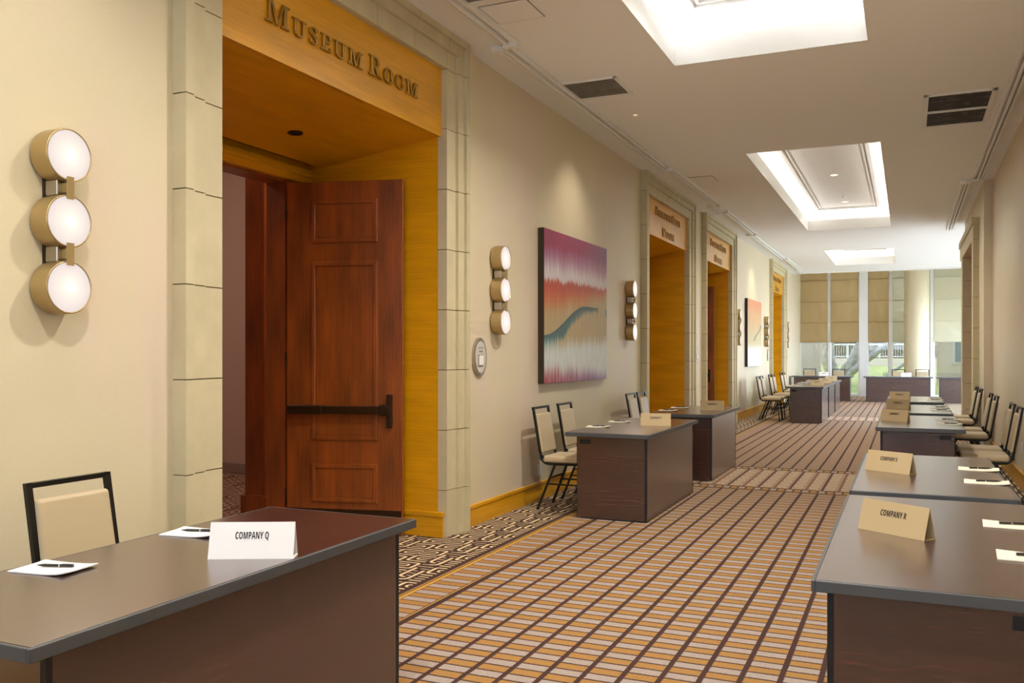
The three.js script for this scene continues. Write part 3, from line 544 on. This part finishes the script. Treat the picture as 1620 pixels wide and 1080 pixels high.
// chair in its own axes: faces +x, origin on the floor under the seat
function makeChair(label, group) {
  const t = thing('banquet_chair', label, 'chair', [0, 0, 0], 0, group), hw = 0.185;
  const back = [[-0.275, 0.945], [-0.235, 0.72], [-0.2, 0.52], [-0.18, 0.45], [-0.12, 0.425], [0.2, 0.425]];
  for (const s of [-1, 1]) part('back_frame', join([bar([-0.277, 0.948, s * hw], [-0.205, 0.53, s * hw], 0.02, 0.026), tube([[-0.206, 0.54, s * hw], [-0.192, 0.468, s * hw], [-0.15, 0.43, s * hw], [-0.08, 0.425, s * hw]], 0.0125, 12, 8), bar([-0.09, 0.425, s * hw], [0.2, 0.43, s * hw], 0.02, 0.022)]), M.frame, t);
  part('top_rail', bar([-0.277, 0.938, -hw - 0.01], [-0.277, 0.938, hw + 0.01], 0.024, 0.02), M.frame, t);
  const pad = new RoundedBoxGeometry(0.045, 0.37, 0.345, 4, 0.018), p = pad.attributes.position;
  for (let i = 0; i < p.count; i++) { const y = p.getY(i), z = p.getZ(i); p.setX(i, p.getX(i) + (p.getX(i) > 0 ? 0.02 * Math.max(0, 1 - (y / 0.2) ** 2) * Math.max(0, 1 - (z / 0.19) ** 2) : 0)); p.setZ(i, z * (1 + 0.03 * (y > 0 ? 0 : -y / 0.18))); }
  pad.computeVertexNormals(); pad.rotateZ(Math.atan2(0.072, 0.42)).translate(-0.233, 0.7, 0);
  part('backrest', pad, M.vinyl, t, 'beige vinyl back pad');
  const seat = new RoundedBoxGeometry(0.42, 0.065, 0.4, 4, 0.026), q = seat.attributes.position;
  for (let i = 0; i < q.count; i++) if (q.getY(i) > 0) q.setY(i, q.getY(i) + 0.015 * Math.max(0, 1 - (q.getX(i) / 0.22) ** 2) * Math.max(0, 1 - (q.getZ(i) / 0.21) ** 2));
  seat.computeVertexNormals(); seat.translate(0.035, 0.468, 0); part('seat', seat, M.vinyl, t, 'beige vinyl seat pad');
  for (const s of [-1, 1]) {
    part('leg', bar([0.17, 0.425, s * (hw - 0.015)], [0.215, 0.004, s * (hw + 0.012)], 0.02), M.frame, t); part('leg', bar([-0.06, 0.425, s * (hw - 0.01)], [-0.225, 0.004, s * (hw + 0.01)], 0.02), M.frame, t);
    part('stretcher', bar([-0.135, 0.24, s * hw], [0.19, 0.24, s * hw], 0.014), M.frame, t);
    for (const fx of [0.215, -0.225]) part('foot_cap', new THREE.CylinderGeometry(0.014, 0.014, 0.02, 10).translate(fx, 0.01, s * (hw + 0.011)), M.black, t);
  }
  for (const c of [bar([-0.1, 0.3, -hw], [-0.1, 0.3, hw], 0.014), bar([0.17, 0.415, -hw], [0.17, 0.415, hw], 0.016)]) part('cross_rail', c, M.frame, t);
  for (const s of [-1, 1]) part('stack_bumper', new THREE.CylinderGeometry(0.026, 0.026, 0.016, 16).rotateX(Math.PI / 2).translate(-0.185, 0.475, s * (hw - 0.008)), M.black, t);
  return t;
}
// folded name card, face towards local +z, origin on the table
function makeCard(text, m, label, pos, turn, len = 0.285) {
  const t = thing('tent_card', label, 'name card', pos, turn, undefined), h = 0.118, f = 0.036, th = 0.0012, l = len / 2;
  const s = new THREE.Shape([[f, 0], [0, h], [-f, 0], [-f + th * 1.1, 0], [0, h - th * 3.4], [f - th * 1.1, 0]].map((q) => new THREE.Vector2(...q)));
  const g = join([new THREE.ExtrudeGeometry(s, { depth: len, bevelEnabled: false }).translate(0, 0, -l), new THREE.BoxGeometry(2 * f, th, len).translate(0, th / 2, 0)]).rotateY(-Math.PI / 2);
  part('folded_card', g, m, t);
  const tg = textGeo(text, 0.021, 0.0006, sansBold, 3), bb = tg.boundingBox, k = 0.66;
  tg.translate(-(bb.max.x + bb.min.x) / 2, 0, 0).scale(k, 1.12, 1).rotateX(-Math.atan2(f, h));
  const yy = 0.064; tg.translate(0, yy, f * (1 - yy / h) + 0.0004);
  part('lettering', tg, M.ink, t);
  return t;
}
const sheetGeo = (() => { const g = new THREE.BoxGeometry(0.15, 0.004, 0.215, 6, 1, 8), p = g.attributes.position; for (let i = 0; i < p.count; i++) { const z = p.getZ(i) / 0.1075, x = p.getX(i) / 0.075; p.setY(i, p.getY(i) + 0.002 + 0.006 * Math.pow(Math.max(0, z), 3) + 0.003 * Math.pow(Math.max(0, -x * z), 2)); } g.computeVertexNormals(); return g; })();
function makePaper(m, label, pos, turn, group) { const t = new THREE.Mesh(sheetGeo, m); t.name = numbered('notepad_sheet'); t.position.set(...pos); t.rotation.y = turn; t.userData = { label, category: 'paper' }; if (group) t.userData.group = group; scene.add(t); return t; }
function makePen(label, pos, turn, group) {
  const t = thing('ballpoint_pen', label, 'pen', pos, turn, group), r = 0.0048;
  part('barrel', new THREE.CylinderGeometry(r, r, 0.1, 12).rotateZ(Math.PI / 2).translate(0, r, 0), M.pen, t); part('tip', new THREE.CylinderGeometry(r, 0.0012, 0.022, 12).rotateZ(-Math.PI / 2).translate(-0.061, r, 0).rotateY(0), M.pen, t);
  part('ring', new THREE.CylinderGeometry(r * 1.08, r * 1.08, 0.005, 12).rotateZ(Math.PI / 2).translate(0.004, r, 0), M.chrome, t); part('clip', rbox(0.012, 0.052, 2 * r, 2 * r + 0.002, -0.002, 0.002, 0.0006), M.chrome, t);
  return t;
}
const chair0 = makeChair('', ''); let chairUsed = false;
function chairAt(x, d, turn, label, group) {
  if (!chairUsed) { chairUsed = true; chair0.position.set(x, 0, -d); chair0.rotation.y = turn; chair0.userData = { label, category: 'chair', group }; if (!group) delete chair0.userData.group; return chair0; }
  const c = copyOf(chair0, label, [x, 0, -d], turn, group); if (!group) delete c.userData.group; return c;
}
// tables: name, side, x of the corridor edge, near d, far d
const TABLES = [
  ['Q', 'L', -1.87, 1.435, 3.225], ['P', 'L', -1.99, 7.32, 9.26], ['O', 'L', -1.98, 10.03, 11.72], ['N', 'L', -1.565, 19.25, 21.0], ['M', 'L', -1.565, 21.1, 22.9], ['L', 'L', -1.565, 23.0, 24.75],
  ['R', 'R', -0.268, 2.845, 4.65], ['S', 'R', -0.268, 4.79, 6.63], ['T', 'R', -0.272, 9.0, 10.87], ['U', 'R', -0.276, 11.3, 13.15], ['V', 'R', -0.28, 13.9, 15.7],
];
const PAIRS = { Q: [2.56], P: [7.86, 8.5], O: [10.87, 11.35], N: [20.0, 20.55], M: [21.85, 22.4], L: [23.9, 24.5], T: [9.6, 10.25], U: [12.0, 12.75], V: [14.4, 15.25] };
for (const [n, side, xe, d0, d1] of TABLES) {
  const left = side === 'L', xc = left ? xe - 0.38 : xe + 0.38, L = d1 - d0, dc = (d0 + d1) / 2, e = left ? 1 : -1;
  makeTable(L, n, 'dark wenge conference table carrying the COMPANY ' + n + ' card', 'conference tables along the corridor', [xc, 0, -dc], left ? 0 : Math.PI);
  (PAIRS[n] ?? []).forEach((d, k) => chairAt(left ? (n === 'Q' ? -2.83 : 'NML'.includes(n) ? -2.72 : -2.92) : 0.7, d, left ? 0 : Math.PI, 'beige banquet chair behind the COMPANY ' + n + ' table' + (n === 'Q' ? '' : k ? ', the one nearer the windows' : ', the one farther from the windows'), 'banquet chairs at the corridor tables'));
  // papers and pens
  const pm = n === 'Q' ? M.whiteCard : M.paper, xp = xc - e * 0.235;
  const ps = n === 'Q' ? [2.0, 2.62] : n === 'R' ? [3.44, 4.05] : n === 'S' ? [5.35, 5.93] : n === 'P' ? [7.95, 8.62] : [dc - 0.3, dc + 0.3];
  ps.forEach((d, k) => {
    const lab = k ? ', the one nearer the windows' : ', the one farther from the windows', off = left ? 0.02 : 0;
    const px = n === 'Q' ? -2.495 : left ? xe - 0.66 : xe + 0.655, ang = Math.PI / 2 + (left ? 0.12 : -0.05);
    makePaper(pm, (n === 'Q' ? 'white' : 'shade_tinted') + ' notepaper lying on the COMPANY ' + n + ' table' + lab, [px, TH + 0.001, -d], ang, 'notepaper on the tables');
    makePen('pen on the COMPANY ' + n + ' table notepaper' + lab, [px + (left ? 0.01 : 0.0), TH + 0.0062, -(d + 0.01)], left ? 0.34 : 0.16 + Math.PI, 'pens on the notepaper');
  });
}
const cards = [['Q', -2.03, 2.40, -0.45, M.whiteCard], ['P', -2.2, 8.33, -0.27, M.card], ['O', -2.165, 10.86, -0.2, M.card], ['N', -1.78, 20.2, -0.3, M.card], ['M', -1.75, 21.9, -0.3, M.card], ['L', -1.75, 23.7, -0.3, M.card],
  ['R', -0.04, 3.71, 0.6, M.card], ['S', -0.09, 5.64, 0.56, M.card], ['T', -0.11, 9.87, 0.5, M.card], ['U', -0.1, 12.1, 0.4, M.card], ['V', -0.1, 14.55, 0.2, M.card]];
for (const [n, x, d, turn, m] of cards) makeCard('COMPANY ' + n, m, (m === M.card ? 'shade_tinted' : 'white') + ' folded card reading COMPANY ' + n + ' on its table', [x, TH, -d], -turn);
// tables across the end
[[-3.28, -1.5, 'by the left wall', [-2.93, -2.03]], [-1.2, 0.7, 'middle one of its row', [-0.25, 0.44]], [0.78, 2.55, 'half hidden by the stone portal', []]].forEach(([x0, x1, where, chairs], i) => {
  makeTable(x1 - x0, '', 'dark conference table across the corridor end, ' + where, 'conference tables across the corridor end', [(x0 + x1) / 2, 0, -29.0], -Math.PI / 2);
  chairs.forEach((x, k) => chairAt(x, 30.45, -Math.PI / 2, 'beige banquet chair at the end table ' + ['by the left wall', 'in mid row'][i] + (k ? ', nearer the round column' : ', farther from the round column'), 'banquet chairs below the windows'));
  if (i < 2) makeCard('COMPANY ' + 'KJ'[i], M.whiteCard, 'white folded card on the end table ' + ['by the left wall', 'in mid row'][i], [i ? -0.02 : -2.35, TH, -28.95], -0.05);
});

// ------------------------------------------------------------------ wall sconces
{
  const glow = canvasTexture(256, 256, (g) => { const r = g.createRadialGradient(138, 126, 8, 128, 128, 130); r.addColorStop(0, '#ffffff'); r.addColorStop(0.3, '#ffefe2'); r.addColorStop(1, '#d8cdcc'); g.fillStyle = r; g.fillRect(0, 0, 256, 256); });
  const em = mat(0x6f6a68, 0.35, { emissive: 0xffffff, emissiveMap: glow, emissiveIntensity: 0.4 });
  const R = 0.1125, S = 0.28;
  const build = (label, d) => {
    const t = thing('wall_sconce', label, 'wall lamp', [WL, 2.01, -d], Math.PI / 2, 'three-disc wall sconces');      // local +z points into the corridor
    part('back_plate', rbox(-0.045, 0.045, -0.31, 0.31, -0.012, 0, 0.003), M.bronze, t);
    for (const k of [-1, 0, 1]) {
      const pr = [[0.0, 0.006], [R - 0.006, 0.006], [R - 0.002, 0.012], [R, 0.02], [R, 0.108], [R - 0.003, 0.112], [R - 0.007, 0.112], [R - 0.008, 0.106]].map(([x, y]) => new THREE.Vector2(x, y));
      const dr = part('drum', new THREE.LatheGeometry(pr, 56).rotateX(Math.PI / 2).translate(0, k * S, 0), M.champagne, t);
      part('diffuser', new THREE.CircleGeometry(R - 0.0075, 48).translate(0, k * S, 0.109), em, dr);
      if (k < 1) {
        const y = k * S + S / 2;
        const b = part('bracket', rbox(-0.04, 0.04, y - 0.034, y + 0.034, -0.085, -0.01, 0.006, 2), M.nickel, t);
        part('strap', rbox(-0.018, 0.018, y - 0.048, y + 0.048, -0.118, -0.113, 0.001), M.champagne, b); part('strap_arm', rbox(-0.016, 0.016, y - 0.02, y + 0.02, -0.116, -0.08, 0.001), M.champagne, b);
      }
    }
    for (const k of [-1, 0, 1]) { const L = new THREE.RectAreaLight(0xffe9d6, LAMP.sconce, 0.18, 0.18); L.position.set(WL + 0.122, 2.01 + k * S, -d); L.rotation.y = -Math.PI / 2; scene.add(L); }
  };
  build('wall sconce of three lit discs above the COMPANY Q table', 2.674);
  build('wall sconce of three lit discs between the oval plaque and the painting', 7.15);
  build('wall sconce of three lit discs between the bright painting and a stone doorway', 11.24);
  build('wall sconce of three discs between a stone doorway and the pale painting', 19.32);
  build('wall sconce of three discs right of the pale painting', 23.5);
  build('wall sconce of three discs beside the corner of the window bay', 27.75);
}
// ------------------------------------------------------------------ paintings
{
  const streak = (u, s, f) => vnoise(u * f, 0.5, f, 1, s);
  const art = pixelTexture(1024, 768, (u, vv) => {
    const v = 1 - vv, s1 = streak(u, 101, 180) - 0.5, s2 = streak(u, 103, 60) - 0.5, n = fbm(u, v, 90, 8, 107, 3) - 0.5, cl = fbm(u, v, 5, 5, 109, 3) - 0.5;
    const w = v + 0.03 * s1 + 0.03 * s2 + 0.02 * n;
    let c = mix([158, 56, 96], [142, 96, 130], sstep(0.3, 1, u + cl * 0.4));
    c = mix(c, [176, 130, 158], sstep(0.08, 0.2, w)); c = mix(c, [214, 204, 208], sstep(0.17, 0.28, w));
    c = mix(c, mix([192, 74, 52], [176, 84, 78], u), sstep(0.315, 0.345, w + 0.015 * u)); c = mix(c, [205, 122, 66], sstep(0.36, 0.5, w + 0.08 * u)); c = mix(c, [188, 164, 116], sstep(0.44, 0.6, w + 0.16 * u + 0.1 * cl));
    const crest = 0.69 - 0.22 * sstep(0, 0.62, u) + 0.0 * u, low = crest + 0.075 * Math.max(0, 1 - Math.abs(u - 0.3) / 0.55) + 0.01;
    if (u < 0.84) { const inW = sstep(crest - 0.006, crest + 0.004, v) * (1 - sstep(low - 0.02, low + 0.03, w)); c = mix(c, mix([62, 108, 112], [74, 96, 88], u), 0.95 * inW); c = mix(c, [46, 60, 66], 0.7 * inW * (1 - sstep(crest + 0.005, crest + 0.035, v)) * (0.5 + s2)); }
    const foot = sstep(0.95, 0.97, u) * sstep(0.52, 0.5, Math.abs(v - 0.5) + 0.48); c = mix(c, [90, 130, 130], 0.6 * foot);
    c = mix(c, [120, 170, 172], 0.55 * (1 - sstep(0.05, 0.3, u)) * sstep(0.7, 0.74, w) * (1 - sstep(0.78, 0.86, w)));
    c = mix(c, [218, 224, 220], sstep(0.7, 0.82, w + 0.05 * u)); c = mix(c, mix([170, 60, 72], [120, 90, 150], u), sstep(0.86, 0.99, w - 0.05 * u + 0.05 * s1));
    const drip = sstep(0.26, 0.4, s1) * sstep(0.72, 0.86, v); c = mix(c, [236, 236, 232], 0.7 * drip);
    return c.map((k) => k * (0.97 + 0.12 * n));
  });
  const art2 = pixelTexture(512, 512, (u, vv) => {
    const v = 1 - vv, s = streak(u, 121, 90) - 0.5, n = fbm(u, v, 40, 6, 127, 3) - 0.5, w = v + 0.04 * s;
    let c = mix([206, 138, 98], [202, 162, 116], sstep(0.05, 0.3, w)); c = mix(c, [196, 178, 132], sstep(0.3, 0.55, w)); c = mix(c, [222, 226, 228], sstep(0.62, 0.8, w));
    const x = 0.45 + 0.5 * sstep(0.62, 0.38, v), q = Math.abs(u - x); if (v > 0.36 && v < 0.62) c = mix(c, [120, 112, 92], 0.8 * sstep(0.09, 0.02, q));
    return c.map((k) => k * (1 + 0.1 * n));
  });
  const make = (tex, d0, d1, label) => {
    const t = thing('painting', label, 'painting', [WL, 1.925, -(d0 + d1) / 2], Math.PI / 2), w = d1 - d0, h = 1.55;
    part('canvas_box', rbox(-w / 2, w / 2, -h / 2, h / 2, -0.066, -0.002, 0.003), mat(0x30220f, 0.6), t);
    part('painted_front', new THREE.PlaneGeometry(w - 0.004, h - 0.004).translate(0, 0, 0.0675), mat(0xffffff, 0.55, { map: tex, clearcoat: 0.08, clearcoatRoughness: 0.3 }), t);
  };
  make(art, 8.16, 10.17, 'large abstract painting of magenta, orange and white bands with a teal wave'); make(art2, 20.45, 22.5, 'pale abstract painting of peach over white with a grey stroke');
}
// ------------------------------------------------------------------ plaques, outlets
{
  const pl = (d, label, full) => {
    const t = thing('oval_plaque', label, 'plaque', [WL, 1.42, -d], Math.PI / 2, full ? undefined : 'oval plaques');
    const ov = (a, b, z0, z1) => new THREE.CylinderGeometry(1, 1, z1 - z0, 48).rotateX(Math.PI / 2).scale(a, b, 1).translate(0, 0, (z0 + z1) / 2);
    part('rim', ov(0.125, 0.165, 0, 0.022), M.nickel, t); part('face', ov(0.1, 0.135, 0.022, 0.0245), mat(0xc9c2b6, 0.35), t);
    part('card_window', rbox(-0.05, 0.05, -0.08, 0.02, -0.03, -0.0245, 0.001), M.nickel, t); part('insert_card', rbox(-0.044, 0.044, -0.068, 0.014, -0.0312, -0.03, 0.0004), M.whiteCard, t);
    if (full) [['MUSEUM', 0.07], ['ROOM', 0.042]].forEach(([s, y]) => { const g = textGeo(s, 0.016, 0.001, serif, 2); g.translate(-(g.boundingBox.max.x) / 2, y, 0.0245); part('lettering', g, M.nickel, t); });
  };
  pl(6.82, 'oval metal plaque with a card slot beside MUSEUM ROOM', true); pl(15.38, 'oval metal plaque between the two FOUNTAIN HILLS ROOM doorways'); pl(24.05, 'oval metal plaque before the doorway closest to the windows');
  const ol = (x, y, d, turn, label, group) => { const t = thing('wall_outlet', label, 'outlet', [x, y, -d], turn, group); part('cover_plate', rbox(-0.036, 0.036, -0.06, 0.06, -0.007, 0, 0.003, 2), M.white, t); for (const s of [-1, 1]) part('socket', rbox(-0.017, 0.017, s * 0.027 - 0.014, s * 0.027 + 0.014, -0.009, -0.006, 0.003), M.coffer, t); };
  ol(WL, 0.29, 8.2, Math.PI / 2, 'white wall outlet behind the chairs of the COMPANY P table');
  [19.75, 20.0, 20.2].forEach((d) => ol(WL, 0.32, d, Math.PI / 2, 'white wall outlet behind the chairs of the COMPANY N table', 'outlets behind the COMPANY N table'));
  [10.95, 12.6].forEach((d, k) => ol(WR, 0.42, d, -Math.PI / 2, k ? 'wall outlet behind the chairs of the COMPANY U table' : 'wall outlet beside the chairs of the COMPANY T table'));
}
// ------------------------------------------------------------------ outdoors
{
  const lawnTex = pixelTexture(256, 256, (u, v, i, j) => { const n = fbm(u, v, 8, 8, 131, 4), f = hash(i, j, 7); return [172, 178, 112].map((c) => c * (0.8 + 0.25 * n + 0.15 * f)); }, 2, 2);
  const g = new THREE.PlaneGeometry(60, 40, 30, 24).rotateX(-Math.PI / 2).translate(0, 0, -(DEND + 0.25) - 20), p = g.attributes.position;
  for (let i = 0; i < p.count; i++) { const d = -p.getZ(i); p.setY(i, -0.03 + 0.92 * sstep(34, 45, d) + 0.05 * Math.sin(p.getX(i) * 0.7 + d * 0.4) * sstep(33, 36, d)); }
  g.computeVertexNormals(); const uv = g.attributes.uv; for (let i = 0; i < p.count; i++) uv.setXY(i, p.getX(i), p.getZ(i));
  const lawn = new THREE.Mesh(g, mat(0xffffff, 0.95, { map: lawnTex })); lawn.name = 'lawn'; lawn.userData = { kind: 'structure' }; scene.add(lawn);
  const bl = structGroup('building_exterior');
  part('stucco_wall', uvm(box(-9, -3.05, 0, 7, 36.0, 36.4)), M.stucco, bl); part('stucco_wall', uvm(box(1.05, 8, 0, 7, 38.0, 38.4)), M.stucco, bl); part('stucco_wall', uvm(box(-40, 40, 0, 3.6, 53, 53.4)), M.stucco, bl); part('added_shade_roof', uvm(box(-40, 40, 3.0, 3.4, 46.6, 53.4)), M.stucco, bl);  // unseen roof slab added to shade the wall behind the railing
  part('stucco_wall', uvm(box(2.6, 3.0, 0, 5, DEND + 0.3, 38)), M.stucco, bl);
  const win = part('garden_window', rbox(1.6, 3.4, 1.05, 3.3, 37.93, 38.0, 0.01), M.white, bl); part('window_pane', box(1.68, 3.32, 1.12, 3.22, 37.92, 37.94), mat(0x93a3a8, 0.15), win);
  // railing on a low kerb wall
  const r = thing('garden_railing', 'white garden railing with upright bars on a low wall beyond the lawn', 'railing', [0, 0.72, -46]);
  part('kerb_wall', box(-14, 14, 0, 0.5, -0.12, 0.12), M.stucco, r); part('top_rail', box(-14, 14, 1.13, 1.21, -0.04, 0.04), M.white, r); part('bottom_rail', box(-14, 14, 0.56, 0.61, -0.03, 0.03), M.white, r);
  const bg = new THREE.BoxGeometry(0.022, 0.56, 0.022), pg = new THREE.BoxGeometry(0.07, 0.7, 0.07);
  for (let k = 0; k < 76; k++) { const o = part('baluster', bg, M.white, r); o.position.set(-6 + k * 0.11, 0.86, 0); if (k % 13 === 5) { const q = part('post', pg, M.white, r); q.position.set(-6.05 + k * 0.11, 0.86, 0); } }
  // gnarled tree
  const bark = mat(0xffffff, 0.95, { map: pixelTexture(256, 256, (u, v) => { const n = fbm(u, v, 6, 14, 141, 4); return [208, 203, 195].map((c) => c * (0.7 + 0.5 * n)); }, 1, 1) });
  const limb = (pts, r0, r1) => {
    const c = new THREE.CatmullRomCurve3(pts.map((q) => new THREE.Vector3(...q))), n = 24, m = 10, gg = new THREE.TubeGeometry(c, n, 1, m), pp = gg.attributes.position;
    for (let i = 0; i <= n; i++) { const o = c.getPointAt(i / n), rr = r0 + (r1 - r0) * i / n; for (let j = 0; j <= m; j++) { const k = i * (m + 1) + j, w = rr * (0.85 + 0.3 * hash(i >> 1, j % m, 17)); pp.setXYZ(k, o.x + (pp.getX(k) - o.x) * w, o.y + (pp.getY(k) - o.y) * w, o.z + (pp.getZ(k) - o.z) * w); } }
    gg.computeVertexNormals(); return uvm(gg);
  };
  const tr = thing('garden_tree', 'pale gnarled tree with low leaning trunks on the lawn', 'tree', [-2.55, 0.1, -37.5]);
  part('trunk', limb([[-0.1, -0.2, 0], [-0.15, 0.5, 0], [-0.35, 1.2, 0.1], [-0.3, 2.2, 0], [0.1, 3.6, 0]], 0.32, 0.16), bark, tr);
  part('trunk', limb([[0.0, 0.1, 0.1], [0.5, 0.9, 0.1], [0.85, 1.6, 0], [1.3, 2.6, 0], [1.6, 3.8, 0]], 0.24, 0.11), bark, tr);
  part('branch', limb([[0.3, 0.4, 0.2], [0.9, 0.9, 0.3], [1.6, 1.5, 0.3], [2.5, 2.0, 0.2], [3.6, 2.3, 0]], 0.15, 0.06), bark, tr);
  part('branch', limb([[1.0, -0.35, 0.9], [1.4, 0.1, 0.9], [1.9, 0.55, 0.8], [2.5, 1.0, 0.7], [3.2, 1.9, 0.5]], 0.07, 0.04), bark, tr);
  part('branch', limb([[2.0, -0.6, 1.2], [2.6, 0.0, 1.2], [3.1, 0.6, 1.1], [3.6, 1.4, 1.0]], 0.06, 0.03), bark, tr);
  const lg = [], leaf = mat(0x7f9a52, 0.8, { side: THREE.DoubleSide, transmission: 0.3, thickness: 0 });
  for (let k = 0; k < 700; k++) { const q = new THREE.PlaneGeometry(0.16, 0.07); q.rotateX(rnd() * 6).rotateY(rnd() * 6).translate(-0.6 + rnd() * 5.2, 2.3 + rnd() * 2.6, (rnd() - 0.5) * 2.4); lg.push(q); }
  const lv = part('foliage', join(lg), leaf, tr); lv.userData.kind = 'stuff';
  // spiky plant
  const ag = thing('agave_plant', 'small pale green spiky plant on the lawn', 'plant', [-0.78, 0.28, -38.5]);
  for (let k = 0; k < 22; k++) { const q = new THREE.ConeGeometry(0.04, 0.5, 5).scale(1, 1, 0.4).translate(0, 0.25, 0).rotateX(0.3 + (k % 3) * 0.4).rotateY(k * 2.4); part('leaf', q, mat(0x9db585, 0.7), ag); }
}
scene.traverse((o) => { if (o.isMesh) { o.castShadow = true; o.receiveShadow = true; } if (o.isSpotLight || o.isDirectionalLight) o.castShadow = true; });
renderer.render(scene, camera);
